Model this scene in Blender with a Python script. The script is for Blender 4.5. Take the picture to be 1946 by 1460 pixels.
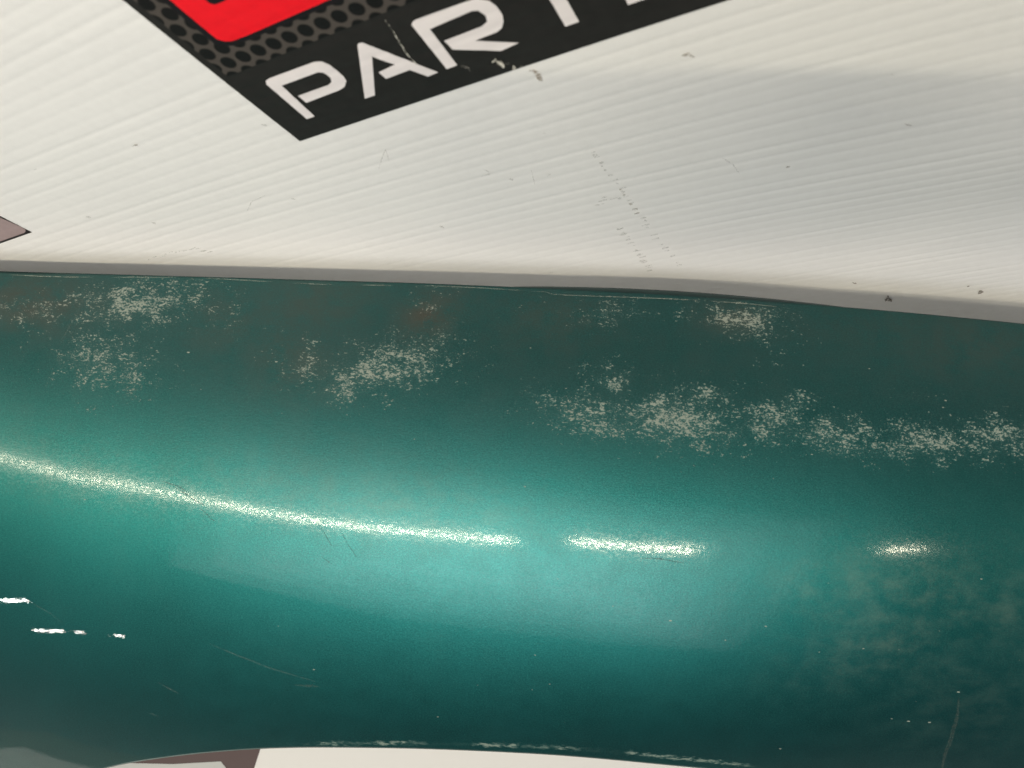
import bpy, bmesh, math, random
import numpy as np
from mathutils import Vector, Matrix

for o in list(bpy.data.objects): bpy.data.objects.remove(o)
scene = bpy.context.scene
C = scene.collection
random.seed(4); rng = np.random.default_rng(4)

# ------------------------------------------------------------------ camera
# world: X along the fender, Y into the upright sign (its face is Y = 0), Z up
HC, ZC, FPX = 0.16, 0.67, 1445.0              # camera to sign face, camera height, focal length in px of the 1946 px frame
n_ = np.array([0.032, -0.953, 0.301]); n_ /= np.linalg.norm(n_)
a_ = np.array([0.9985, 0.05, 0.052]); a_ -= n_*a_.dot(n_); a_ /= np.linalg.norm(a_)
z_ = np.cross(a_, n_)
AX = np.stack([a_, n_, z_])                   # rows: world axes in camera coordinates (right, down, forward)
CAM = np.array([0.0, -HC, ZC])
cam = bpy.data.cameras.new('camera'); cam_o = bpy.data.objects.new('camera', cam); C.objects.link(cam_o)
cam.sensor_width = 36.0; cam.lens = FPX/1946*36
cam.clip_start = 0.01; cam.clip_end = 100
M = Matrix.Identity(4)
for i in range(3):
    M[i][0] = AX[i][0]; M[i][1] = -AX[i][1]; M[i][2] = -AX[i][2]; M[i][3] = CAM[i]
cam_o.matrix_world = M
cam.dof.use_dof = True; cam.dof.focus_distance = 0.40; cam.dof.aperture_fstop = 16.0
scene.camera = cam_o

def ray(px, py):
    r = np.array([px-973.0, py-730.0, FPX])
    return AX @ (r/np.linalg.norm(r))
def project(P):
    d = (np.asarray(P)-CAM) @ AX
    return 973+FPX*d[..., 0]/d[..., 2], 730+FPX*d[..., 1]/d[..., 2]
def on_sign(px, py, gap=0.0):                 # point of the sign's face (or of a parallel plane in front of it) behind a pixel
    r = ray(px, py); return CAM + r*((HC-gap)/r[1])
def on_level(px, py, z):
    r = ray(px, py); return CAM + r*((z-ZC)/r[2])

# ------------------------------------------------------------------ world, lamps, exposure
world = bpy.data.worlds.new('World'); scene.world = world; world.use_nodes = True
bg = world.node_tree.nodes['Background']
bg.inputs[0].default_value = (.82, .95, 1.10, 1); bg.inputs[1].default_value = 0.12

ROW_Y, ROW_Z = -1.40, 2.35                    # the row of tubes over the bench
def tube(name, x0, x1, y, z, radiance, color, width=0.016, aim=(0, 0, .35)):
    L = bpy.data.lights.new(name, 'AREA'); L.shape = 'RECTANGLE'
    L.size = x1-x0; L.size_y = width
    L.energy = radiance*math.pi*(x1-x0)*width*1.0
    L.color = color
    o = bpy.data.objects.new(name, L); C.objects.link(o)
    p = Vector(((x0+x1)/2, y, z)); o.location = p
    d = Vector((p.x, aim[1]-0.1, aim[2]))-p            # long side stays along X
    o.rotation_euler = d.to_track_quat('-Z', 'Y').to_euler()
    return o
WARM = (1.0, 0.89, 0.66)
tube('ceiling_tube', -3.60, -2.12, -1.50, ROW_Z, 400, WARM)
tube('ceiling_tube', -2.10, -0.31, -1.46, ROW_Z, 350, WARM)
tube('ceiling_tube', -0.02, 0.48, -1.39, ROW_Z, 430, WARM)
tube('ceiling_tube', 1.26, 1.50, -1.39, ROW_Z, 260, WARM)
def soft_fill(loc, aim, sx, sy, radiance, color):   # added fill light: softens the fender's shadow and widens the glow on the paint
    L = bpy.data.lights.new('soft_fill', 'AREA'); L.shape = 'RECTANGLE'; L.size = sx; L.size_y = sy
    L.energy = radiance*math.pi*sx*sy; L.color = color
    o = bpy.data.objects.new('soft_fill', L); C.objects.link(o); o.location = loc
    o.rotation_euler = (Vector(aim)-Vector(loc)).to_track_quat('-Z', 'Y').to_euler()
for k, (sx, sy) in enumerate(((3.2, 2.0), (2.7, 1.62), (2.2, 1.24), (1.7, .86), (1.2, .48))):
    soft_fill((-.45, -1.92-.02*k, 2.62-.02*k), (-.1, -.1, .35), sx, sy, 1.35, (.99, .99, 1.0))
def far_lamp(p0, p1, width, radiance):        # small bright lamps further down the room
    p0 = Vector(p0); p1 = Vector(p1); c = (p0+p1)/2; x = (p1-p0).normalized()
    z = (c-Vector((-.2, -.2, .3))); z = (z-x*z.dot(x)).normalized(); y = z.cross(x)
    L = bpy.data.lights.new('far_lamp', 'AREA'); L.shape = 'RECTANGLE'; L.size = (p1-p0).length; L.size_y = width
    L.energy = radiance*math.pi*L.size*width; L.color = (1, .98, .93)
    o = bpy.data.objects.new('far_lamp', L); C.objects.link(o)
    m = Matrix((x, y, z)).transposed().to_4x4(); m.translation = c; o.matrix_world = m
far_lamp((-2.74, -2.5, .75), (-2.60, -2.5, .92), .010, 150)
far_lamp((-2.44, -2.5, .55), (-2.26, -2.5, .71), .009, 150)
far_lamp((-2.20, -2.5, .745), (-2.145, -2.5, .78), .007, 150)
far_lamp((-2.01, -2.5, .86), (-1.985, -2.5, .875), .010, 150)
scene.view_settings.view_transform = 'Standard'
scene.view_settings.look = 'None'
scene.view_settings.exposure = -0.01
scene.view_settings.gamma = 1.0
scene.render.engine = 'CYCLES'

# ------------------------------------------------------------------ helpers
def tag(o, label=None, cat=None, group=None, kind=None):
    if label: o['label'] = label
    if cat: o['category'] = cat
    if group: o['group'] = group
    if kind: o['kind'] = kind
    return o
def empty(name, loc=(0, 0, 0)):
    o = bpy.data.objects.new(name, None); C.objects.link(o); o.location = loc; o.empty_display_size = .02; return o
def link_mesh(name, me, mats, parent=None, smooth=True):
    o = bpy.data.objects.new(name, me); C.objects.link(o)
    for m in (mats if isinstance(mats, (list, tuple)) else [mats]): me.materials.append(m)
    if parent is not None: o.parent = parent
    if smooth: me.polygons.foreach_set('use_smooth', [True]*len(me.polygons))
    me.update(); return o

class NT:
    def __init__(s, name):
        s.m = bpy.data.materials.new(name); s.m.use_nodes = True; s.t = s.m.node_tree
        s.b = s.t.nodes['Principled BSDF']
    def n(s, typ, **kw):
        nd = s.t.nodes.new(typ)
        for k, v in kw.items(): setattr(nd, k, v)
        return nd
    def put(s, sock, v):
        if isinstance(v, bpy.types.NodeSocket): s.t.links.new(v, sock)
        elif v is not None:
            if isinstance(v, (tuple, list)) and len(v) == 3 and sock.type == 'RGBA': v = (*v, 1)
            sock.default_value = v
    def math(s, op, a, b=None, c=None, clamp=False):
        nd = s.n('ShaderNodeMath', operation=op, use_clamp=clamp)
        for i, v in enumerate((a, b, c)): s.put(nd.inputs[i], v)
        return nd.outputs[0]
    def mix(s, f, a, b, blend='MIX'):
        nd = s.n('ShaderNodeMix', data_type='RGBA', blend_type=blend)
        s.put(nd.inputs[0], f); s.put(nd.inputs[6], a); s.put(nd.inputs[7], b); return nd.outputs[2]
    def mapv(s, v, lo, hi, tlo=0., thi=1., smooth=True):
        nd = s.n('ShaderNodeMapRange', interpolation_type='SMOOTHSTEP' if smooth else 'LINEAR')
        s.put(nd.inputs[0], v)
        for i, x in enumerate((lo, hi, tlo, thi)): s.put(nd.inputs[i+1], x)
        return nd.outputs[0]
    def coords(s, scale, uv=True, rot=0.0):
        if uv: src = s.n('ShaderNodeUVMap').outputs[0]
        else: src = s.n('ShaderNodeTexCoord').outputs['Object']
        mp = s.n('ShaderNodeMapping'); s.t.links.new(src, mp.inputs[0])
        mp.inputs['Scale'].default_value = scale; mp.inputs['Rotation'].default_value = (0, 0, rot)
        return mp.outputs[0]
    def noise(s, vec, scale=1., detail=2., rough=.5, dist=0.):
        nd = s.n('ShaderNodeTexNoise'); s.put(nd.inputs['Vector'], vec)
        nd.inputs['Scale'].default_value = scale; nd.inputs['Detail'].default_value = detail
        nd.inputs['Roughness'].default_value = rough; nd.inputs['Distortion'].default_value = dist
        return nd.outputs[0]
    def attr(s, name):
        nd = s.n('ShaderNodeAttribute'); nd.attribute_name = name; return nd.outputs['Fac']
    def bump(s, h, strength, dist, normal=None):
        nd = s.n('ShaderNodeBump'); nd.inputs['Strength'].default_value = strength; nd.inputs['Distance'].default_value = dist
        s.put(nd.inputs['Height'], h)
        if normal is not None: s.put(nd.inputs['Normal'], normal)
        return nd.outputs[0]
    def set(s, **kw):
        for k, v in kw.items(): s.put(s.b.inputs[k.replace('_', ' ')], v)
        return s.m

# ------------------------------------------------------------------ materials
def mat_plastic(name, col, rough=.42, var=.06, spec=.5):
    m = NT(name)
    v = m.coords((1, 1, 1))
    big = m.noise(v, 9, 3); fine = m.noise(v, 260, 3)
    f = m.math('ADD', m.math('MULTIPLY', big, .6), m.math('MULTIPLY', fine, .4))
    dark = tuple(c*(1-var) for c in col); lite = tuple(min(1, c*(1+var)) for c in col)
    c = m.mix(m.mapv(f, .3, .7), dark, lite)
    nb = m.bump(fine, .25, .00012)
    return m.set(Base_Color=c, Roughness=rough, Normal=nb, Specular_IOR_Level=spec)
SHEET = mat_plastic('sign_plastic', (.80, .795, .782), .45, .03, .35)
BOARD = mat_plastic('board_plastic', (.64, .63, .615), .5, .12, .35)
INK_BLACK = mat_plastic('ink_black', (.016, .015, .014), .5, .25, .3)
INK_EDGE = mat_plastic('ink_outline', (.006, .004, .006), .5, .2, .3)
INK_RED = mat_plastic('ink_red', (.84, .004, .014), .42, .06, .3)
INK_WHITE = mat_plastic('ink_white', (.78, .735, .735), .5, .03, .3)
INK_MAUVE = mat_plastic('ink_mauve', (.33, .255, .255), .55, .08, .3)
INK_MAROON = mat_plastic('ink_maroon', (.07, .045, .045), .5, .08, .3)
INK_GREY = mat_plastic('ink_grey', (.42, .43, .42), .5, .06, .3)
def mat_bench():
    m = NT('bench_wood'); v = m.coords((2, 30, 1), uv=False)
    g = m.noise(v, 4, 4)
    return m.set(Base_Color=m.mix(g, (.05, .04, .035), (.09, .075, .06)), Roughness=.6, Normal=m.bump(g, .3, .001))
BENCH = mat_bench()

# ------------------------------------------------------------------ bench and the board lying on it
def boxmesh(name, x0, x1, y0, y1, z0, z1, bev=0.0):
    bm = bmesh.new(); bmesh.ops.create_cube(bm, size=1)
    for v in bm.verts: v.co = Vector(((x0+x1)/2+v.co.x*(x1-x0), (y0+y1)/2+v.co.y*(y1-y0), (z0+z1)/2+v.co.z*(z1-z0)))
    if bev: bmesh.ops.bevel(bm, geom=bm.edges[:], offset=bev, segments=2, affect='EDGES')
    me = bpy.data.meshes.new(name); bm.to_mesh(me); bm.free(); return me
bench = link_mesh('bench_top', boxmesh('bench_top', -.75, .95, -.90, .10, -.04, 0, .003), BENCH, smooth=False)
tag(bench, kind='structure')
BT = .0045
board = empty('printed_board', (0, -.3, 0))
tag(board, 'white printed plastic board lying flat, seen below the curved wheel arch', 'board')
o = link_mesh('sheet', boxmesh('board_sheet', -.64, .75, -.72+.3, -.006+.3, 0.0002, BT, .0006), BOARD, board, smooth=False)
def flat_poly(name, pts, z, mat, parent, off=(0, -.3, 0)):
    bm = bmesh.new()
    f = bm.faces.new([bm.verts.new((p[0]-off[0], p[1]-off[1], z)) for p in pts])
    bm.normal_update()
    if f.normal.z < 0: f.normal_flip()
    bmesh.ops.triangulate(bm, faces=bm.faces[:])
    me = bpy.data.meshes.new(name); bm.to_mesh(me); bm.free()
    return link_mesh(name, me, mat, parent, smooth=False)
bp = lambda *pp: [on_level(x, y, BT) for x, y in pp]
flat_poly('maroon_print', bp((150, 1380), (500, 1408), (470, 1500), (430, 1600), (60, 1600)), BT+.0003, INK_MAROON, board)
flat_poly('grey_print', bp((200, 1449), (330, 1452), (420, 1447), (432, 1462), (400, 1600), (120, 1600)), BT+.0006, INK_GREY, board)

# ------------------------------------------------------------------ upright corrugated sign
UV_U = np.array([0.888, -0.111, -0.4465]); UV_V = np.array([-0.459, -0.2816, -0.8426])
TU = AX @ UV_U; TU[1] = 0; TU /= np.linalg.norm(TU)
TV = np.array([-TU[2], 0, TU[0]])             # printed text runs along TU, its up is TV
ORG = on_sign(570, 268)                       # lower left corner of the printed logo
PITCH = .00575
def uv_of(P): d = np.asarray(P)-ORG; return d @ TU, d @ TV
def uv_px(px, py): return uv_of(on_sign(px, py))
rib_amp = rng.uniform(.55, 1.35, 1200); rib_sh = rng.uniform(-.22, .22, 1200)
def relief(u, v):                             # height of the sign's skin in front of its plane
    u = np.asarray(u, float); v = np.asarray(v, float)
    k = v/PITCH; i = np.floor(k+.5).astype(int); f = k-i
    A = .000042*rib_amp[(i+600) % 1200]*(1+.22*np.sin(u*31+i*1.7)+.15*np.sin(u*77+i*2.9))
    h = -A*np.exp(-((f-.5*rib_sh[(i+600) % 1200])/.14)**2)*2.0
    X = ORG[0]+u*TU[0]+v*TV[0]; Z = ORG[2]+u*TU[2]+v*TV[2]
    h = h + .00010*np.sin(u*23+v*41+1)+.00006*np.sin(u*-17+v*46)     # slow waviness of the skin
    # shallow buckle added to the sheet's shape to deepen the shade right of the print
    s = (Z-(BK_Z+BK_S*(X-BK_X)))/BK_W
    h = h + BK_H*(.5+.5*np.tanh(s))/(1+np.exp(-(X-BK_X0)/BK_XW))
    return h
q0 = on_sign(1500, 405); q1 = on_sign(1900, 335)
BK_X, BK_Z = q0[0], q0[2]; BK_S = (q1[2]-q0[2])/(q1[0]-q0[0]); BK_W = .034; BK_H = .008
BK_X0 = on_sign(1640, 350)[0]; BK_XW = .032
def sign_pt(u, v, off=0.0):
    u = np.asarray(u, float); v = np.asarray(v, float)
    P = ORG + np.multiply.outer(u, TU) + np.multiply.outer(v, TV)
    P[..., 1] -= relief(u, v)+off
    return P
SX0, SX1, SZ1 = -.62, .66, .74
sign = empty('corrugated_sign', (0, 0, 0))
tag(sign, 'large white corrugated plastic sign with printed logo standing upright behind the teal fender', 'sign')
def make_sheet():
    cor = [uv_of(np.array([x, 0, z])) for x in (SX0, SX1) for z in (0, SZ1)]
    us = [c[0] for c in cor]; vs = [c[1] for c in cor]
    dv = PITCH/8; v0 = math.floor(min(vs)/PITCH)*PITCH; nv = int((max(vs)-v0)/dv)+2
    u0 = min(us)-.01; nu = 72; du = (max(us)-u0+.01)/nu
    U, V = np.meshgrid(u0+du*np.arange(nu+1), v0+dv*np.arange(nv+1))
    P = sign_pt(U, V).reshape(-1, 3)
    idx = np.arange(P.shape[0]).reshape(nv+1, nu+1)
    F = np.stack([idx[:-1, :-1], idx[:-1, 1:], idx[1:, 1:], idx[1:, :-1]], -1).reshape(-1, 4)
    cen = P[F].mean(1); m = .03
    F = F[(cen[:, 0] > SX0-m) & (cen[:, 0] < SX1+m) & (cen[:, 2] > -m) & (cen[:, 2] < SZ1+m)]
    me = bpy.data.meshes.new('sheet'); me.from_pydata(P.tolist(), [], F.tolist()); me.update()
    bm = bmesh.new(); bm.from_mesh(me)
    for co, no in (((SX0, 0, 0), (-1, 0, 0)), ((SX1, 0, 0), (1, 0, 0)), ((0, 0, .0003), (0, 0, -1)), ((0, 0, SZ1), (0, 0, 1))):
        bmesh.ops.bisect_plane(bm, geom=bm.verts[:]+bm.edges[:]+bm.faces[:], plane_co=co, plane_no=no, clear_outer=True)
    bmesh.ops.delete(bm, geom=[v for v in bm.verts if not v.link_faces], context='VERTS')
    # back skin: extrude the rim
    rim = [e for e in bm.edges if e.is_boundary]
    ex = bmesh.ops.extrude_edge_only(bm, edges=rim)
    for v in [g for g in ex['geom'] if isinstance(g, bmesh.types.BMVert)]: v.co.y = .0045
    uvl = bm.loops.layers.uv.new('UVMap')
    for f in bm.faces:
        for l in f.loops:
            d = np.array(l.vert.co)-ORG; l[uvl].uv = (d @ TU, d @ TV)
    bm.to_mesh(me); bm.free()
    return link_mesh('sheet', me, SHEET, sign)
make_sheet()
link_mesh('back_skin', boxmesh('back_skin', SX0, SX1, .0045, .0052, .0003, SZ1), SHEET, sign, smooth=False)

def print_on(name, polys, off, mat, label=None, join=None):
    """ink shapes in sign coordinates (u, v), cut along the flutes so that they follow the skin"""
    bm = bmesh.new()
    for pts in polys:
        f = bm.faces.new([bm.verts.new((p[0], p[1], 0)) for p in pts])
        f.normal_update()
        if f.normal.z < 0: f.normal_flip()
    bmesh.ops.triangulate(bm, faces=bm.faces[:])
    vs = [v.co.y for v in bm.verts]; us = [v.co.x for v in bm.verts]
    dv = PITCH/8
    for k in range(math.ceil(min(vs)/dv), math.floor(max(vs)/dv)+1):
        bmesh.ops.bisect_plane(bm, geom=bm.verts[:]+bm.edges[:]+bm.faces[:], plane_co=(0, k*dv, 0), plane_no=(0, 1, 0), dist=1e-7)
    for k in range(math.ceil(min(us)/.02), math.floor(max(us)/.02)+1):
        bmesh.ops.bisect_plane(bm, geom=bm.verts[:]+bm.edges[:]+bm.faces[:], plane_co=(k*.02, 0, 0), plane_no=(1, 0, 0), dist=1e-7)
    uvl = bm.loops.layers.uv.new('UVMap')
    for f in bm.faces:
        for l in f.loops: l[uvl].uv = (l.vert.co.x, l.vert.co.y)
    co = np.array([v.co for v in bm.verts])
    P = sign_pt(co[:, 0], co[:, 1], off)
    for v, p in zip(bm.verts, P): v.co = p
    me = bpy.data.meshes.new(name); bm.to_mesh(me); bm.free()
    o = link_mesh(name, me, mat, sign)
    if label: o['label'] = label
    return o
def px_poly(pts): return [uv_px(x, y) for x, y in pts]

# logo panel in sign coordinates
LW, LH = .335, .26
e_u, e_v = uv_px(235, 4)
band = uv_px(432.8, 144.3)
print('LOGO', 'left edge at', e_u, e_v, 'band', band, 'P top', uv_px(505, 154), 'P foot', uv_px(590, 222), 'T foot', uv_px(1088, 44), 'S', uv_px(1194, 7))
VB = band[1]; UB = band[0]
print_on('black_panel', [[(0, 0), (LW, 0), (LW, LH), (0, LH)]], .00010, INK_BLACK, 'black printed panel of the logo')
# perforated metal print: dark holes in a staggered lattice
def mat_perf(c0, a, r):
    m = NT('perforated_print')
    uv = m.n('ShaderNodeUVMap').outputs[0]; sp = m.n('ShaderNodeSeparateXYZ'); m.t.links.new(uv, sp.inputs[0])
    x = m.math('SUBTRACT', sp.outputs[0], c0[0]); y = m.math('SUBTRACT', sp.outputs[1], c0[1])
    h = a*math.sqrt(3)
    def dist(ox, oy):
        fx = m.math('MULTIPLY', m.math('SUBTRACT', m.math('FRACT', m.math('ADD', m.math('DIVIDE', x, a), .5+ox)), .5), a)
        fy = m.math('MULTIPLY', m.math('SUBTRACT', m.math('FRACT', m.math('ADD', m.math('DIVIDE', y, h), .5+oy)), .5), h)
        return m.math('SQRT', m.math('ADD', m.math('MULTIPLY', fx, fx), m.math('MULTIPLY', fy, fy)))
    d = m.math('MINIMUM', dist(0, 0), dist(.5, .5))
    web = m.mapv(d, r*1.0, r*1.18)
    hole = m.mapv(d, r*.97, r*1.03)
    n = m.noise(m.coords((1, 1, 1)), 300, 2)
    c = m.mix(web, (.040, .034, .030), (.070, .060, .053))
    c = m.mix(m.math('MULTIPLY', n, .3), c, (.05, .043, .037))
    c = m.mix(hole, (.003, .003, .003), c)
    return m.set(Base_Color=c, Roughness=.5, Specular_IOR_Level=.3)
h0 = uv_px(200+760/3.2433, 382/3.2433); h1 = uv_px(200+1545/3.2433, 47/3.2433)
h2 = uv_px(200+870/3.2433, 415/3.2433)
HP = (h1[0]-h0[0])/8
print('holes', h0, h1, h2, 'pitch', HP, HP*.866)
PERF = mat_perf(h0, HP, HP*.375)
print_on('perforated_panel', [[(UB, VB), (LW-UB, VB), (LW-UB, LH-UB), (UB, LH-UB)]], .00020, PERF, 'printed panel of perforated dark metal')
redp = px_poly([(325, 0), (397, 60), (413, 72.5), (428, 77), (440.5, 76.5), (468, 66.3), (614, .5)])
ru = redp[0][0]; rv = sum(p[1] for p in redp[-2:])/2
grow = lambda P, d: P
print('red', redp)
RU1, RV1 = LW*.80, rv+.13
red_main = [(redp[0][0], RV1), *redp[:6], (RU1, rv), (RU1, RV1)]
edge_poly = [(redp[0][0]-.0022, RV1+.002)]+[(p[0]-.0022*(1 if i < 3 else .4), p[1]-.0016) for i, p in enumerate(redp[:6])]+[(RU1+.002, rv-.0016), (RU1+.002, RV1+.002)]
print_on('red_outline', [edge_poly], .00030, INK_EDGE)
print_on('red_block', [red_main], .00040, INK_RED, 'red printed block with rounded lower corner')
ctr = px_poly([(394, 0), (399, 4), (408, 6.2), (416, 4), (426.6, 0)])
cu = sum(p[0] for p in ctr)/5; cv = min(p[1] for p in ctr)
print_on('red_block_counter', [[ctr[0], ctr[1], ctr[2], ctr[3], (RU1-.05, cv+.001), (RU1-.05, cv+.05), (ctr[0][0], cv+.05)]], .00050, INK_EDGE)
# lettering
LET = {
 'letter_p': [(583.3,224.5),(506.8,158.8),(505.2,152.6),(511.4,147.4),(597.7,116),(611.6,115.3),(627,121.8),(653.2,143.4),(658.5,152.6),(654.8,163.4),(644,170.2),(582.3,193.6),(566.3,180.4),(624,159.7),(630.1,154.2),(628.6,146.5),(614.7,136.3),(603.9,135.7),(535.5,161),(598.4,219.5)],
 'letter_a': [(693.3,186),(679.5,85),(681.6,80.8),(688.7,79.5),(833,136),(813,144),(779,131.3),(734,148.3),(719.7,136),(750.4,121.6),(707.2,106.4),(712.8,179.5)],
 'letter_r': [(849,130),(782,46),(784.5,40),(790,36),(885,2),(905,-4),(930,0),(943,10),(955,27),(957,40),(953.6,52),(944.6,59.4),(903,76),(986,80),(952,95.3),(860,92.8),(844,76.3),(916,48.6),(926,39.6),(923,28.8),(908.6,18.7),(896,19.8),(817,54),(869,122.3)],
}
for k, pts in LET.items(): print_on(k, [px_poly(pts)], .00030, INK_WHITE, 'white printed letter')
pf = uv_px(590, 222); pt_ = uv_px(507, 150); V0, V1 = pf[1], uv_px(790, 36)[1]
tA = uv_px(1075, 49.6); tB = uv_px(1100, 38.8); sw = .0125*(1 if True else 1); sw = tB[0]-tA[0]
tc = (tA[0]+tB[0])/2; VT = tA[1]*.5+tB[1]*.5; cap = V1-V0
print('cap', cap, 'stroke', sw, VT, V0, V1)
bw = cap*.62
print_on('letter_t', [[(tc-sw/2, VT), (tc+sw/2, VT), (tc+sw/2, V1-sw*.8), (tc+bw, V1-sw*.8), (tc+bw, V1), (tc-bw, V1), (tc-bw, V1-sw*.8), (tc-sw/2, V1-sw*.8)]], .00030, INK_WHITE, 'white printed letter')
s0 = uv_px(1191.5, 3); su = s0[0]; q = sw*.85; sW = cap*1.15; vm = (VT+V1)/2
print_on('letter_s', [[(su, VT), (su+sW*.85, VT), (su+sW, VT+q*.8), (su+sW, vm-q*.1), (su+sW*.86, vm+q*.5), (su+q*1.1, vm+q*.5), (su+q*1.1, V1-q), (su+sW, V1-q), (su+sW, V1),
   (su+sW*.13, V1), (su, V1-q*.8), (su, vm+q*.1), (su+sW*.13, vm-q*.5), (su+sW-q*1.1, vm-q*.5), (su+sW-q*1.1, VT+q), (su, VT+q)]], .00030, INK_WHITE, 'white printed letter')
# tip of a second print at the far left
tip = uv_px(61, 441.5); t1 = uv_px(0, 410.7); t2 = uv_px(0, 462.8)
ext = lambda p, q, s: (p[0]+(q[0]-p[0])*s, p[1]+(q[1]-p[1])*s)
A1 = ext(tip, t1, 2.2); A2 = ext(tip, t2, 4.2)
print_on('pointed_outline', [[tip, A1, (A1[0]-.05, A1[1]), A2]], .00010, INK_EDGE)
it = px_poly([(0, 413.2), (40, 430.8), (48, 435.5), (49, 439), (46, 442.5), (0, 458.5)])
B1 = ext(it[1], it[0], 2.3); B2 = ext(it[4], it[5], 4.0)
print_on('pointed_print', [[B1, *it[1:5], B2, (A1[0]-.048, A1[1]-.002)]], .00020, INK_MAUVE, 'mauve pointed print with black outline')

# scuffs, dust and dirt on the sign
def mat_mark(name, col, alpha):
    m = NT(name); n = m.noise(m.coords((1, 1, 1)), 900, 3, .7)
    a = m.math('MULTIPLY', m.mapv(n, .36, .62), alpha)
    return m.set(Base_Color=col, Roughness=.8, Alpha=a)
MK = [mat_mark('dirt_brown', (.36, .29, .22), .60), mat_mark('dirt_grey', (.44, .41, .37), .28), mat_mark('scuff_white', (.75, .72, .64), .9), mat_mark('dirt_dark', (.12, .09, .06), .95), mat_mark('haze_tan', (.62, .54, .47), .30)]
def strip(pts, w, jag=.35, seed=0):
    r = random.Random(seed); P = [np.array(p, float) for p in pts]; L, R = [], []
    # resample
    Q = []
    for a, b in zip(P, P[1:]):
        k = max(2, int(np.linalg.norm(b-a)/7))
        Q += [a+(b-a)*t/k for t in range(k)]
    Q.append(P[-1]); n = len(Q)
    for i, p in enumerate(Q):
        d = Q[min(i+1, n-1)]-Q[max(i-1, 0)]; d = d/np.linalg.norm(d); nn = np.array([-d[1], d[0]])
        ww = w*.5*(math.sin(math.pi*(i+.35)/(n-.3))**.6)*(1+jag*r.uniform(-1, 1)); j = nn*w*jag*r.uniform(-.4, .4)
        L.append(p+nn*ww+j); R.append(p-nn*ww+j)
    return L+R[::-1]
marks = {i: [] for i in range(5)}
def mark(m, pts, w, jag=.35): marks[m].append(strip(pts, w, jag, len(marks[m])*7+m))
mark(0, [(1006, 130), (1019, 136), (1024, 146), (1032, 151)], 8, .6); mark(0, [(1020, 138), (1026, 149)], 9, .6)
mark(0, [(1295, 100), (1308, 98), (1320, 103)], 6, .6)
mark(2, [(936, 113), (950, 117), (958, 126)], 7, .9); mark(2, [(950, 119), (968, 118)], 5, .9); mark(2, [(940, 108), (946, 118)], 4, .8); mark(2, [(974, 128), (980, 126)], 6, .7); mark(2, [(988, 126), (992, 123)], 4, .7)
mark(2, [(748, 58), (757, 74), (770, 96), (783, 112), (794, 121)], 2.6, .4); mark(2, [(732, 36), (741, 48), (750, 62)], 1.2, .4)
mark(1, [(875, 122), (890, 127), (896, 134)], 4, .8)
r = random.Random(11)
def dotted(m, pts, w, step, ln):
    for (x0, y0), (x1, y1) in zip(pts, pts[1:]):
        k = max(1, int(math.hypot(x1-x0, y1-y0)/step))
        for i in range(k):
            t = (i+r.uniform(.1, .9))/k; x = x0+(x1-x0)*t+r.uniform(-3, 3); y = y0+(y1-y0)*t+r.uniform(-2, 2)
            l = ln*r.uniform(.5, 1.3); mark(m, [(x-l/2, y+l*.12), (x+l/2, y-l*.12)], w*r.uniform(.6, 1.3), .5)
dotted(1, [(1125, 280), (1155, 325), (1180, 350), (1215, 405), (1228, 420)], 3.4, 9, 9)
dotted(0, [(1178, 352), (1196, 378), (1217, 408)], 3.6, 11, 8)
dotted(1, [(1170, 428), (1195, 452), (1212, 478), (1238, 514)], 3.0, 6, 12)
dotted(1, [(1222, 418), (1250, 455), (1275, 480), (1295, 510)], 3.0, 10, 12)
dotted(1, [(285, 492), (330, 478), (372, 468), (405, 482)], 2.2, 8, 9)
dotted(1, [(1180, 375), (1150, 372), (1135, 390)], 3, 9, 14)
for a in ([(720, 318), (727, 296), (733, 282)], [(733, 282), (740, 305)], [(1372, 292), (1392, 304), (1404, 322)], [(920, 320), (934, 327), (915, 333)], [(1010, 320), (1016, 348)], [(470, 400), (478, 382), (505, 370)]): mark(1, a, 1.7, .3)
mark(1, [(163, 411), (173, 412)], 4); mark(1, [(497, 234), (508, 236)], 4); mark(1, [(288, 421), (296, 424)], 3)
mark(3, [(1682, 571), (1688, 563), (1694, 569)], 5, .7); mark(3, [(1681, 568), (1695, 570)], 5, .6)
mark(3, [(1858, 556), (1868, 552)], 4, .6); mark(3, [(1838, 543), (1843, 542)], 3, .5); mark(0, [(1493, 307), (1500, 305)], 2.5)
for i in range(14):
    x = r.uniform(20, 1900); y = r.uniform(60, 470+.05*x)
    if 235+.8*y < x < 1380-3*y: continue
    mark(r.choice([1, 1, 0, 4]), [(x, y), (x+r.uniform(3, 14), y-r.uniform(-3, 4))], r.uniform(1.4, 3.2), .6)
for k, polys in marks.items():
    o = print_on(['brown_dirt', 'grey_scuffs', 'white_scuffs', 'dark_flecks', 'tan_smears'][k], [px_poly(p) for p in polys], .00045, MK[k]) if polys else None
    if o: o['kind'] = 'stuff'

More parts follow.
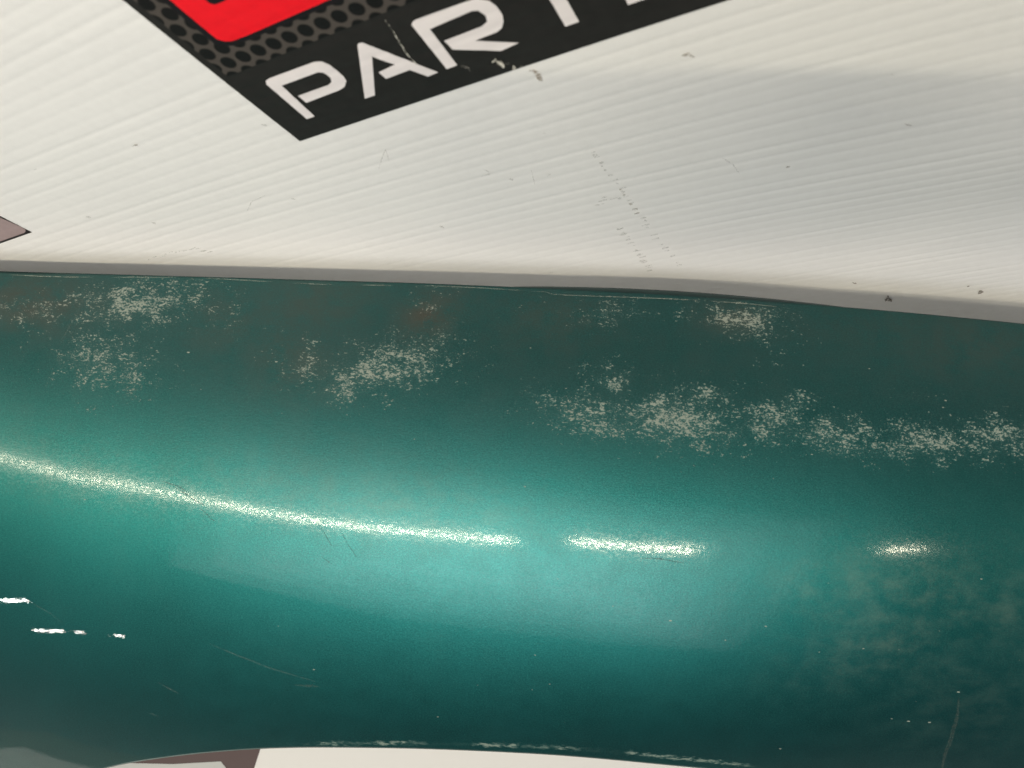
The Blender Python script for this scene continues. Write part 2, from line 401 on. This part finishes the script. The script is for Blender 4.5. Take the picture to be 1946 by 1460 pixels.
# ------------------------------------------------------------------ the fender
def interp(xs, ys):
    xs = np.array(xs, float); ys = np.array(ys, float)
    m = np.zeros(len(xs)); dd = np.diff(ys)/np.diff(xs)
    m[1:-1] = (dd[:-1]*np.diff(xs)[1:]+dd[1:]*np.diff(xs)[:-1])/(xs[2:]-xs[:-2]); m[0] = dd[0]; m[-1] = dd[-1]
    def f(x):
        x = np.asarray(x, float); i = np.clip(np.searchsorted(xs, x)-1, 0, len(xs)-2); h = xs[i+1]-xs[i]; t = (x-xs[i])/h
        tc = np.clip(t, 0, 1)
        y = (2*tc**3-3*tc**2+1)*ys[i]+(tc**3-2*tc**2+tc)*h*m[i]+(-2*tc**3+3*tc**2)*ys[i+1]+(tc**3-tc**2)*h*m[i+1]
        return y+np.where(t < 0, t*h*m[0], 0)+np.where(t > 1, (t-1)*h*m[-1], 0)
    return f
edge_y = interp([-600, 0, 250, 500, 750, 960, 1150, 1300, 1450, 1590, 1946, 2500], [490, 516, 522, 529, 538, 545, 553, 562, 571, 583, 615, 668])
gap_f = interp([-600, 0, 500, 1000, 1500, 1946, 2600], [.0165, .0175, .0185, .0205, .0245, .030, .038])
streak_y = interp([-400, 0, 150, 300, 480, 700, 980, 1250, 1500, 1750, 2200], [770, 872, 902, 940, 972, 1000, 1023, 1040, 1043, 1041, 1035])
PHI0, PHI_LIP = math.radians(2.0), math.radians(47)
def lamp_err(P, phi):                         # >0 while the mirrored view passes behind the row of tubes
    v = CAM-P; v = v/np.linalg.norm(v); n = np.array([0, -math.sin(phi), math.cos(phi)])
    L = 2*n.dot(v)*n-v
    return 1 if L[2] < .05 and L[1] > 0 else -1 if L[2] < .05 else (P[1]+(ROW_Z-P[2])/L[2]*L[1])-ROW_Y
DS = .0012
PHI_MAX = math.radians(86)
def phi_of(s, c1, c2):                        # tilt of the outer normal towards the front, along the profile
    t = np.maximum(PHI0 + c1*s + c2*s*s, PHI0)
    if c2 < 0: t = np.where(s > -c1/(2*c2), PHI0-c1*c1/(4*c2), t)
    return PHI_MAX*np.tanh((t/PHI_MAX)**3)**(1/3.)
def profile(E, c1, c2, n=620):
    """profile from the back edge: flat shoulder, roll, flank"""
    s = np.arange(n)*DS; ph = phi_of(s, c1, c2)
    d = np.stack([np.zeros(n), -np.cos(ph), -np.sin(ph)], -1)*DS
    P = E + np.concatenate([np.zeros((1, 3)), np.cumsum(.5*(d[1:]+d[:-1]), 0)])
    return s, ph, P
def residual(E, c1, c2):
    s, ph, P = profile(E, c1, c2, 330)
    er = np.array([lamp_err(p, f) for p, f in zip(P, ph)])
    k = np.where(er < 0)[0]; k = k[0] if len(k) else len(s)-1
    x, y = project(P); a = y[k]
    if 0 < k < len(s)-1: a = y[k-1]+(y[k]-y[k-1])*er[k-1]/(er[k-1]-er[k])
    j = np.where(y > 1440)[0]; j = j[0] if len(j) else len(s)-1
    return np.array([(a-streak_y(x[k]))/100, math.degrees(ph[j]-PHI_LIP)/10])
def solve(E, c):
    c = np.array(c, float)
    for _ in range(14):
        r = residual(E, *c); J = np.zeros((2, 2))
        for i, e in enumerate((.05, .5)):
            d = c.copy(); d[i] += e; J[:, i] = (residual(E, *d)-r)/e
        st = np.linalg.lstsq(J, -r, rcond=None)[0]; st *= min(1, 1.5/max(abs(st[0]), abs(st[1])/10, 1e-9)); c = c+st
    return c, residual(E, *c)
def edge_vis(X):
    lo, hi = -900, 2900
    for _ in range(40):
        m = (lo+hi)/2
        if on_sign(m, edge_y(m), gap_f(m))[0] < X: lo = m
        else: hi = m
    return on_sign(m, edge_y(m), gap_f(m))
_ex = np.linspace(-.27, .25, 53); _ep = np.array([edge_vis(x) for x in _ex])
EFIT = [np.polyfit(_ex, _ep[:, i], 4) for i in (1, 2)]
def edge_point(X):                            # back edge at a given X; it runs on evenly outside the frame
    x = float(np.clip(X, -.27, .25)); f = X-x; f = .15*math.copysign(1-math.exp(-abs(f)/.15), f)
    return np.array([X]+[float(np.polyval(e, x)+np.polyval(np.polyder(e), x)*f) for e in EFIT])
cols = np.arange(-.24, .221, .02)
sol = []; c = (2.0, 8.0)
for X in cols:
    c, res = solve(edge_point(X), c); sol.append((*c, *res))
sol = np.array(sol)
FIT = [np.polyfit(cols, sol[:, i], 3) for i in (0, 1)]
def coef(X):
    x = -.01+.26*math.tanh((X+.01)/.26*1.0) if abs(X+.01) > 9 else X
    x = float(np.clip(x, -.235, .215)); f = X-x; x += .05*math.copysign(1-math.exp(-abs(f)/.05), f); return [float(np.polyval(f, x)) for f in FIT]
XS = np.concatenate([np.linspace(-.47, -.30, 24)[:-1], np.linspace(-.30, .34, 260), np.linspace(.34, .53, 26)[1:]])
# wheel arch: lip height along X, from its outline in the picture
lip_y = interp([-300, 100, 205, 330, 450, 560, 700, 850, 1000, 1150, 1300, 1500, 1800], [1700, 1494, 1460, 1438, 1427, 1422, 1421.5, 1425, 1432, 1443, 1457, 1480, 1535])
NT_ROWS = 230
G = np.zeros((len(XS), NT_ROWS, 3)); PH = np.zeros((len(XS), NT_ROWS)); S = np.zeros((len(XS), NT_ROWS))
for i, X in enumerate(XS):
    s, ph, P = profile(edge_point(X), *coef(X))
    q = np.where(P[:, 2] > BT+.0002)[0][-1]+1; s, ph, P = s[:q], ph[:q], P[:q]
    px, py = project(P)
    past = np.where(py > lip_y(px))[0]
    k = past[0] if len(past) and X > -.36 and X < .46 else len(P)-1
    if 0 < k < len(P)-1:
        g0 = py[k-1]-lip_y(px[k-1]); g1 = py[k]-lip_y(px[k]); smax = s[k-1]+DS*(-g0/(g1-g0))
    else: smax = s[-1]
    # rows are spaced evenly along the profile
    ss = smax*np.linspace(0, 1, NT_ROWS)
    for c_ in range(3): G[i, :, c_] = np.interp(ss, s, P[:, c_])
    PH[i] = np.interp(ss, s, ph); S[i] = ss
print('lip z', np.round(G[::30, -1, 2], 3), 'lip phi', np.round(np.degrees(PH[::30, -1]), 1))
# faint unevenness of the pressed metal
XX = G[:, :, 0]; YY = S
wob = .00010*np.sin(XX*23+YY*31)+.00008*np.sin(XX*47-YY*26+2)+.00005*np.sin(XX*90+YY*11+4)
G[:, :, 2] += wob*np.cos(PH); G[:, :, 1] -= wob*np.sin(PH)

PXc, PYc = project(G)
def blobs(lst):
    m = np.zeros(PXc.shape)
    for cx, cy, rx, ry, ang, amp in lst:
        a = math.radians(ang); dx = PXc-cx; dy = PYc-cy
        u = (dx*math.cos(a)+dy*math.sin(a))/rx; v = (-dx*math.sin(a)+dy*math.cos(a))/ry
        m = np.maximum(m, amp*np.exp(-((u*u+v*v)/1.9)**.95))
    return m
peel = blobs([(260,575,125,42,-6,.95),(60,590,110,32,0,.6),(200,690,90,58,10,.82),(330,545,70,18,5,.62),(430,590,60,55,-30,.42),(150,640,130,60,0,.38),(740,695,125,48,-14,.92),(590,690,90,50,0,.55),(660,745,50,26,-25,.75),(810,580,60,40,-40,.45),(850,690,70,30,0,.45),
  (1165,592,48,22,-14,.78),(1130,590,130,35,0,.36),(1420,605,75,34,0,.92),(1330,590,60,22,0,.5),(1470,640,60,40,10,.5),(1290,800,120,48,6,1.0),(1160,720,45,36,0,.74),(1120,790,105,42,10,.84),(1340,760,70,36,0,.72),(1470,795,75,45,-20,.88),(1600,830,120,38,8,.85),(1760,840,120,40,4,.88),(1890,830,70,42,0,.9),(1960,845,60,40,0,.9),(2050,840,120,50,0,.8),(960,780,60,22,-20,.36),(1120,650,90,60,0,.2),(1760,760,110,30,10,.28),(-150,600,160,60,0,.7)])
dirt = blobs([(815,598,46,30,-20,1.),(60,575,85,40,0,.85),(600,575,95,50,-15,.5),(1050,600,80,45,0,.45),(880,560,40,20,0,.4),(430,610,60,50,0,.4),(1390,600,45,25,0,.7),(1850,650,120,50,0,.45),(560,680,70,55,0,.45),(-150,590,120,50,0,.6),(1700,620,130,40,0,.3)])
haze = blobs([(1760,1130,150,60,0,.9),(1900,1160,90,60,0,.8),(1700,1230,130,45,-15,.9),(1560,1110,60,40,0,.5),(1840,1330,130,90,0,.6),(1820,1085,120,30,0,.4),(2050,1200,120,120,0,.7),(480,930,140,55,8,.35),(150,905,150,40,12,.4),(760,960,190,40,4,.4)])
specks = blobs([(1780,1230,240,170,0,.9),(1650,1380,220,100,0,.8),(450,650,500,130,0,.45),(1200,640,500,120,0,.5),(1500,760,400,120,0,.4),(700,1300,260,80,0,.22),(1300,1260,300,120,0,.22)])
_d = S[:, -1:]-S; _o = .0012+.0030*np.clip((PXc-650)/500, 0, 1)
scuff = np.exp(-((_d-_o-.0016)/.0022)**2)*np.clip((PXc-380)/250, 0, 1)*np.clip((1720-PXc)/300, 0, 1)
gloss = np.clip((PYc-1020)/110, 0, 1)*np.clip((760-PXc)/420, 0, 1)           # left flank still carries sound clear coat

dust = 1/(1+np.exp((PYc-(830+.05*(PXc-900)))/70))
dust = np.maximum(dust, .55/(1+np.exp(-(PXc-503)/5))*np.exp(-((PYc-800)/150)**4)*np.clip((1300-PXc)/500, 0, 1))
def mat_paint():
    m = NT('teal_metallic_paint')
    peelA, dirtA, hazeA, speckA, scufA, glosA = (m.attr(k) for k in ('peel', 'dirt', 'haze', 'specks', 'scuff', 'gloss'))
    v1 = m.coords((1, 1.75, 1))
    big = m.noise(m.coords((1, 1, 1)), 14, 4, .6); mid = m.noise(m.coords((1, 1.3, 1)), 90, 4, .65); 
    flake = m.noise(m.coords((1, 2.0, 1)), 1500, 2, .6)
    grain = m.noise(m.coords((1, 2.4, 1)), 620, 3, .6)
    # metallic base coat, slightly uneven with age
    base = m.mix(m.mapv(big, .3, .7), (.006, .071, .071), (.009, .098, .097))
    base = m.mix(m.mapv(flake, .35, .7), base, (.018, .138, .125))
    base = m.mix(m.math('MULTIPLY', m.mapv(grain, .35, .7), .30), base, (.005, .054, .054))
    dusty = m.math('MULTIPLY', m.attr('dust'), m.mapv(m.math('ADD', big, m.math('MULTIPLY', mid, .5)), .45, 1.0, .45, 1.0))
    base = m.mix(m.math('MULTIPLY', dusty, .55), base, (.045, .060, .057))
    # wash marks and fine scratches
    sw1 = m.mapv(m.noise(m.coords((1, 16, 1), rot=.45), 55, 4, .75), .56, .72); sw2 = m.mapv(m.noise(m.coords((1, 22, 1), rot=-.12), 40, 4, .75), .56, .74)
    swirl = m.math('MAXIMUM', sw1, sw2)
    film = m.mapv(m.noise(m.coords((1.6, 1, 1), rot=.3), 26, 5, .7), .45, .75)
    base = m.mix(m.math('ADD', m.math('MULTIPLY', swirl, .10), m.math('MULTIPLY', film, .07)), base, (.045, .125, .115))
    # clear coat lifting in flakes
    clump = m.noise(m.coords((1, 1.3, 1)), 120, 3, .6)
    fl1 = m.noise(v1, 560, 3, .65, .4); fl2 = m.noise(v1, 1250, 2, .6, .3)
    field = m.math('ADD', m.math('MULTIPLY', fl1, .62), m.math('MULTIPLY', fl2, .38))
    field = m.math('ADD', field, m.math('MULTIPLY', m.math('SUBTRACT', clump, .5), .42))
    thr = m.math('SUBTRACT', .705, m.math('MULTIPLY', peelA, .225))
    pe = m.mapv(m.math('SUBTRACT', field, thr), -.014, .055)
    mist = m.math('ADD', m.math('MULTIPLY', m.noise(m.coords((1, 2.6, 1)), 900, 3, .7), .75), m.math('MULTIPLY', clump, .25))
    mist = m.math('MULTIPLY', m.mapv(m.math('ADD', mist, m.math('MULTIPLY', peelA, .17)), .58, .78), m.mapv(peelA, .03, .7, 0., .17))
    pe = m.math('MAXIMUM', m.math('MULTIPLY', pe, m.mapv(peelA, .05, .2)), mist)
    vor = m.n('ShaderNodeTexVoronoi'); m.t.links.new(m.coords((.75, 1.7, 1)), vor.inputs['Vector']); vor.inputs['Scale'].default_value = 170
    rnd = m.n('ShaderNodeSeparateColor'); m.t.links.new(vor.outputs['Color'], rnd.inputs[0])
    sp = m.math('MULTIPLY', m.math('LESS_THAN', vor.outputs['Distance'], m.math('MULTIPLY', m.math('POWER', rnd.outputs[1], 1.9), .10)), m.math('LESS_THAN', rnd.outputs[0], m.math('MULTIPLY', speckA, .75)))
    sc = m.math('MULTIPLY', m.mapv(m.math('ADD', m.noise(m.coords((1, 2.2, 1), rot=.35), 260, 4, .75), m.math('MULTIPLY', scufA, .34)), .70, .92), m.math('MULTIPLY', m.mapv(scufA, .02, .3), m.mapv(m.noise(m.coords((1, .6, 1)), 45, 3, .6), .40, .62, .08, 1.)))
    dfac = m.math('MULTIPLY', dirtA, m.mapv(m.math('ADD', mid, m.math('MULTIPLY', grain, .4)), .38, .85))
    hfac = m.math('MULTIPLY', hazeA, m.mapv(m.math('ADD', m.math('MULTIPLY', mid, .7), m.math('MULTIPLY', big, .3)), .36, .80))
    chalk = m.mix(grain, (.20, .225, .185), (.35, .38, .315))
    col = m.mix(m.math('MULTIPLY', dfac, 1.0, clamp=True), base, (.036, .038, .028))
    col = m.mix(m.math('MULTIPLY', hfac, .42), col, (.21, .26, .20))
    wear = m.math('MAXIMUM', m.math('MULTIPLY', pe, .70), m.math('MAXIMUM', m.math('MULTIPLY', sp, .75), m.math('MULTIPLY', sc, .62)))
    col = m.mix(wear, col, chalk)
    met = m.math('MULTIPLY', m.math('SUBTRACT', 1, wear), m.math('SUBTRACT', m.math('SUBTRACT', .98, m.math('MULTIPLY', m.attr('dust'), .14)), m.math('MULTIPLY', dfac, .6)))
    rough = m.math('ADD', m.math('ADD', .45, m.math('MULTIPLY', m.math('SUBTRACT', mid, .5), .12)), m.math('MULTIPLY', wear, .35))
    # coat: sound and glossy on the left flank, dull and pitted elsewhere
    cr = m.math('ADD', m.math('SUBTRACT', .045, m.math('MULTIPLY', glosA, .037)), m.math('MULTIPLY', m.math('SUBTRACT', grain, .5), .03))
    cr = m.math('ADD', m.math('ADD', cr, m.math('MULTIPLY', m.attr('dust'), .25)), m.math('MULTIPLY', hazeA, .03), clamp=True)
    cw = m.math('MULTIPLY', m.math('SUBTRACT', 1, wear), m.math('SUBTRACT', 1, m.math('MULTIPLY', dfac, .7)), clamp=True)
    pit = m.noise(m.coords((1, 1, 1)), 420, 3, .7)
    peelb = m.noise(m.coords((1, 1, 1)), 210, 2, .5)
    hb = m.math('ADD', m.math('MULTIPLY', pit, .6), m.math('MULTIPLY', peelb, .5))
    hb = m.math('ADD', hb, m.math('MULTIPLY', m.noise(m.coords((1, 1.5, 1)), 1100, 2, .6), .10))
    nb0 = m.bump(m.math('MULTIPLY', hb, m.math('SUBTRACT', 1, m.math('MULTIPLY', glosA, .5))), .17, .00016)
    nb = m.bump(m.math('ADD', m.math('MULTIPLY', pe, 1.0), m.math('MULTIPLY', grain, .25)), .5, .00018, nb0)
    m.set(Base_Color=col, Metallic=met, Roughness=rough, Normal=m.bump(flake, .12, .0001, nb))
    cw = m.math('MULTIPLY', cw, m.math('ADD', m.math('ADD', .30, m.math('MULTIPLY', glosA, .16)), m.math('MULTIPLY', m.attr('dust'), -.25)))
    pitted = m.mapv(m.math('ADD', m.math('MULTIPLY', m.noise(m.coords((1, 1.2, 1)), 900, 2, .7), .6), m.math('MULTIPLY', m.noise(m.coords((1, 1, 1)), 330, 3, .7), .4)), .38, .54, 0., 1.)
    dull = m.math('MULTIPLY', m.math('SUBTRACT', 1, pitted), m.math('SUBTRACT', 1, glosA))       # worn-through spots scatter more
    cw = m.math('MULTIPLY', cw, m.math('SUBTRACT', 1.25, m.math('MULTIPLY', dull, .35)), clamp=True)
    cr = m.math('ADD', cr, m.math('MULTIPLY', dull, .13), clamp=True)
    m.put(m.b.inputs['Coat Weight'], cw); m.put(m.b.inputs['Coat Roughness'], cr); m.put(m.b.inputs['Coat IOR'], 1.5)
    m.put(m.b.inputs['Coat Normal'], nb0)
    return m.m
PAINT = mat_paint()
def mat_under():
    m = NT('fender_underside'); n = m.noise(m.coords((1, 1, 1), uv=False), 60, 4)
    return m.set(Base_Color=m.mix(n, (.008, .030, .028), (.014, .045, .042)), Roughness=.55, Metallic=.2)
UNDER = mat_under()
def mat_rim():
    m = NT('bare_edge'); n = m.noise(m.coords((1, 1, 1), uv=False), 300, 4)
    return m.set(Base_Color=m.mix(n, (.30, .31, .28), (.62, .61, .56)), Roughness=.5)
RIM = mat_rim()

fender = empty('car_fender', (0, -.25, BT))
tag(fender, 'teal metallic car fender with flaking clear coat lying in front of the white sign', 'car fender')
def grid_mesh(name, G, uv, mats, parent, attrs=None, thick=0.0, close=None, flip=False):
    a, b = G.shape[:2]
    idx = np.arange(a*b).reshape(a, b)
    F = np.stack([idx[:-1, :-1], idx[:-1, 1:], idx[1:, 1:], idx[1:, :-1]], -1).reshape(-1, 4)
    if flip: F = F[:, ::-1]
    off = np.array(parent.location) if parent else np.zeros(3)
    me = bpy.data.meshes.new(name); me.from_pydata((G.reshape(-1, 3)-off).tolist(), [], F.tolist()); me.update()
    if attrs:
        for k, v in attrs.items():
            at = me.attributes.new(k, 'FLOAT', 'POINT'); at.data.foreach_set('value', np.asarray(v, np.float32).reshape(-1))
    uvl = me.uv_layers.new(name='UVMap'); li = np.zeros(len(me.loops), int); me.loops.foreach_get('vertex_index', li)
    uvl.data.foreach_set('uv', uv.reshape(-1, 2)[li].astype(np.float32).reshape(-1))
    return link_mesh(name, me, mats, parent)
uvF = np.stack([XX, S], -1)
panel = grid_mesh('outer_panel', G, uvF, [PAINT, UNDER, RIM], fender, dict(peel=peel, dirt=dirt, haze=haze, specks=specks, scuff=scuff, gloss=gloss, dust=dust), flip=False)
if panel.data.polygons[len(panel.data.polygons)//4].normal.z < 0: panel.data.flip_normals()
sm = panel.modifiers.new('thickness', 'SOLIDIFY'); sm.thickness = .0009; sm.offset = -1; sm.use_rim = True; sm.material_offset = 1; sm.material_offset_rim = 2

# folded flange under the back edge, showing between the edge and the sign
def flange():
    sel = np.arange(0, len(XS))
    rows = []
    fy = interp([-600, 940, 975, 1100, 1222, 1437, 1545, 1610, 1650, 2500], [-3, -3, .2, 5.5, 8, 6, 3, .3, -3, -3])
    prof = [(0.0, -.0012), (.25, -.0016), (.6, -.0022), (1.0, -.0030), (1.02, -.008), (.9, -.016)]
    Gf = np.zeros((len(XS), len(prof), 3))
    for i in sel:
        E = G[i, 0]; px, py = project(E); d = float(fy(px))
        r = ray(px, py-d); zt = E[2]-.003
        T = CAM + r*((zt-ZC)/r[2]); w = T[1]-E[1]
        for j, (t, dz) in enumerate(prof): Gf[i, j] = (E[0], E[1]+w*t-.0004*(j == 0), E[2]+dz)
    uv = np.stack([Gf[:, :, 0], Gf[:, :, 1]], -1)
    zero = np.zeros(Gf.shape[:2])
    o = grid_mesh('mounting_flange', Gf, uv, [UNDER, UNDER, RIM], fender, dict(peel=zero, dirt=zero+.3, haze=zero, specks=zero, scuff=zero, gloss=zero, dust=zero), flip=True)
    o.modifiers.new('thickness', 'SOLIDIFY').thickness = .0006
flange()
# worn line of paint along the edge
# hem turned in along the wheel arch
def hem():
    inner = [(0., 0.), (.0016, -.0006), (.0045, .0008), (.009, .0015)]
    keep = [i for i in range(len(XS)) if G[i, -1, 2] > BT+.004]
    Gh = np.zeros((len(keep), len(inner), 3))
    for k, i in enumerate(keep):
        P = G[i, -1]; ph = PH[i, -1]
        for j, (inn, up) in enumerate(inner):      # into the fender: away from the outer normal
            Gh[k, j] = P + np.array([0, math.sin(ph), -math.cos(ph)])*(inn+.0011) + np.array([0, math.cos(ph), math.sin(ph)])*(up+.0004)
    o = grid_mesh('arch_hem', Gh, np.stack([Gh[:, :, 0], Gh[:, :, 1]], -1), [UNDER], fender)
    o.modifiers.new('thickness', 'SOLIDIFY').thickness = .0008
hem()

# scratches on the paint
def surf_at(px, py):
    d = (PXc-px)**2+(PYc-py)**2; k = np.unravel_index(np.argmin(d), d.shape); i, j = k
    i = min(max(i, 1), len(XS)-2); j = min(max(j, 1), NT_ROWS-2)
    J = np.array([[ (PXc[i+1, j]-PXc[i-1, j])/2, (PXc[i, j+1]-PXc[i, j-1])/2], [(PYc[i+1, j]-PYc[i-1, j])/2, (PYc[i, j+1]-PYc[i, j-1])/2]])
    a, b = np.linalg.solve(J, np.array([px-PXc[i, j], py-PYc[i, j]])); a = np.clip(a, -1.5, 1.5); b = np.clip(b, -1.5, 1.5)
    P = G[i, j]+a*(G[i+1, j]-G[i-1, j])/2+b*(G[i, j+1]-G[i, j-1])/2; ph = PH[i, j]
    return P+np.array([0, -math.sin(ph), math.cos(ph)])*.00012
def mat_scratch(name, col, al, rough=.5):
    m = NT(name); n = m.noise(m.coords((1, 1, 1), uv=False), 1200, 2)
    return m.set(Base_Color=col, Roughness=rough, Alpha=m.math('MULTIPLY', m.mapv(n, .3, .6), al))
SCR = [mat_scratch('scratch_dark', (.02, .075, .07), .5), mat_scratch('scratch_pale', (.20, .27, .24), .13), mat_scratch('drip_pale', (.20, .20, .16), .10, .7)]
def scratch(name, lines, mat):
    bm = bmesh.new(); off = Vector(fender.location)
    for s, (pts, w) in enumerate(lines):
        poly = strip(pts, w, .25, s+3); n = len(poly)//2
        L = [bm.verts.new(Vector(surf_at(*p))-off) for p in poly[:n]]; R = [bm.verts.new(Vector(surf_at(*p))-off) for p in poly[n:][::-1]]
        for i in range(n-1): bm.faces.new((L[i], L[i+1], R[i+1], R[i]))
    bmesh.ops.recalc_face_normals(bm, faces=bm.faces[:])
    me = bpy.data.meshes.new(name); bm.to_mesh(me); bm.free()
    o = link_mesh(name, me, mat, fender); o['kind'] = 'stuff'; return o
scratch('dark_scratches', [([(1218, 1061), (1240, 1061), (1262, 1063), (1280, 1067), (1302, 1070)], 2.6), ([(330, 925), (352, 938), (372, 952), (392, 962)], 2.4), ([(310, 915), (340, 925), (360, 938)], 1.8), ([(600, 990), (616, 1012), (630, 1038)], 1.6), ([(645, 1004), (662, 1036), (680, 1062)], 1.5), ([(380, 965), (400, 985), (410, 992)], 1.8), ([(610, 1058), (632, 1073)], 1.6)], SCR[0])
scratch('pale_scratches', [([(395, 1222), (450, 1245), (520, 1272), (600, 1295)], 2.5), ([(300, 1297), (340, 1318)], 2.5), ([(60, 1145), (95, 1165), (120, 1185)], 2), ([(110, 660), (130, 625), (145, 600)], 2), ([(283, 1355), (300, 1361)], 3)], SCR[1])
scratch('dried_drip', [([(1822, 1325), (1819, 1360), (1808, 1400), (1797, 1430), (1788, 1470)], 7), ([(560, 1302), (610, 1305)], 4)], SCR[2])
# pale worn line that follows the back edge
wl = [([(x, float(edge_y(x))+5.5+2.0*math.sin(x*.013)+(4 if 1050 < x < 1600 else 0)) for x in range(x0, x1, 14)], 1.7) for x0, x1 in ((20, 180), (215, 330), (390, 520), (560, 640), (690, 760), (800, 1000), (1010, 1330), (1215, 1340), (1350, 1480))]
scratch('worn_edge', wl, mat_scratch('worn_edge_paint', (.34, .36, .30), .45))

# ------------------------------------------------------------------ the phone held over the fender; its soft shadow falls on the sign
def phone():
    Rm = M.to_3x3(); ph = empty('smartphone', (0, 0, 0)); ph.matrix_world = M
    tag(ph, 'dark smartphone held lens down above the fender beside the upright sign', 'phone')
    def mat(name, col, r, met=0.):
        m = NT(name); n = m.noise(m.coords((1, 1, 1), uv=False), 400, 3)
        return m.set(Base_Color=m.mix(n, tuple(c*.85 for c in col), col), Roughness=r, Metallic=met)
    def rbox(name, x0, x1, y0, y1, z0, z1, bev, mt, par):
        bm = bmesh.new(); bmesh.ops.create_cube(bm, size=1)
        for v in bm.verts: v.co = Vector(((x0+x1)/2+v.co.x*(x1-x0), (y0+y1)/2+v.co.y*(y1-y0), (z0+z1)/2+v.co.z*(z1-z0)))
        bmesh.ops.bevel(bm, geom=[e for e in bm.edges if abs((e.verts[0].co-e.verts[1].co).normalized().z) > .9], offset=bev, segments=6, affect='EDGES')
        bmesh.ops.bevel(bm, geom=bm.edges[:], offset=.0006, segments=2, affect='EDGES')
        me = bpy.data.meshes.new(name); bm.to_mesh(me); bm.free(); return link_mesh(name, me, mt, par, smooth=False)
    rbox('body', -.008, .155, -.069, .009, .0035, .0112, .010, mat('phone_body', (.03, .032, .036), .35), ph)
    rbox('screen', -.006, .153, -.067, .007, .0113, .0117, .009, mat('phone_screen', (.012, .012, .014), .1), ph)
    for k, (x, y) in enumerate(((0, 0), (.019, 0), (.0095, -.017))):
        bm = bmesh.new(); bmesh.ops.create_cone(bm, cap_ends=True, segments=32, radius1=.0062, radius2=.0066, depth=.0016, matrix=Matrix.Translation((x, y, .0026)))
        me = bpy.data.meshes.new('lens'); bm.to_mesh(me); bm.free(); link_mesh('lens', me, mat('phone_lens', (.01, .01, .012), .15), ph, smooth=False)
phone()
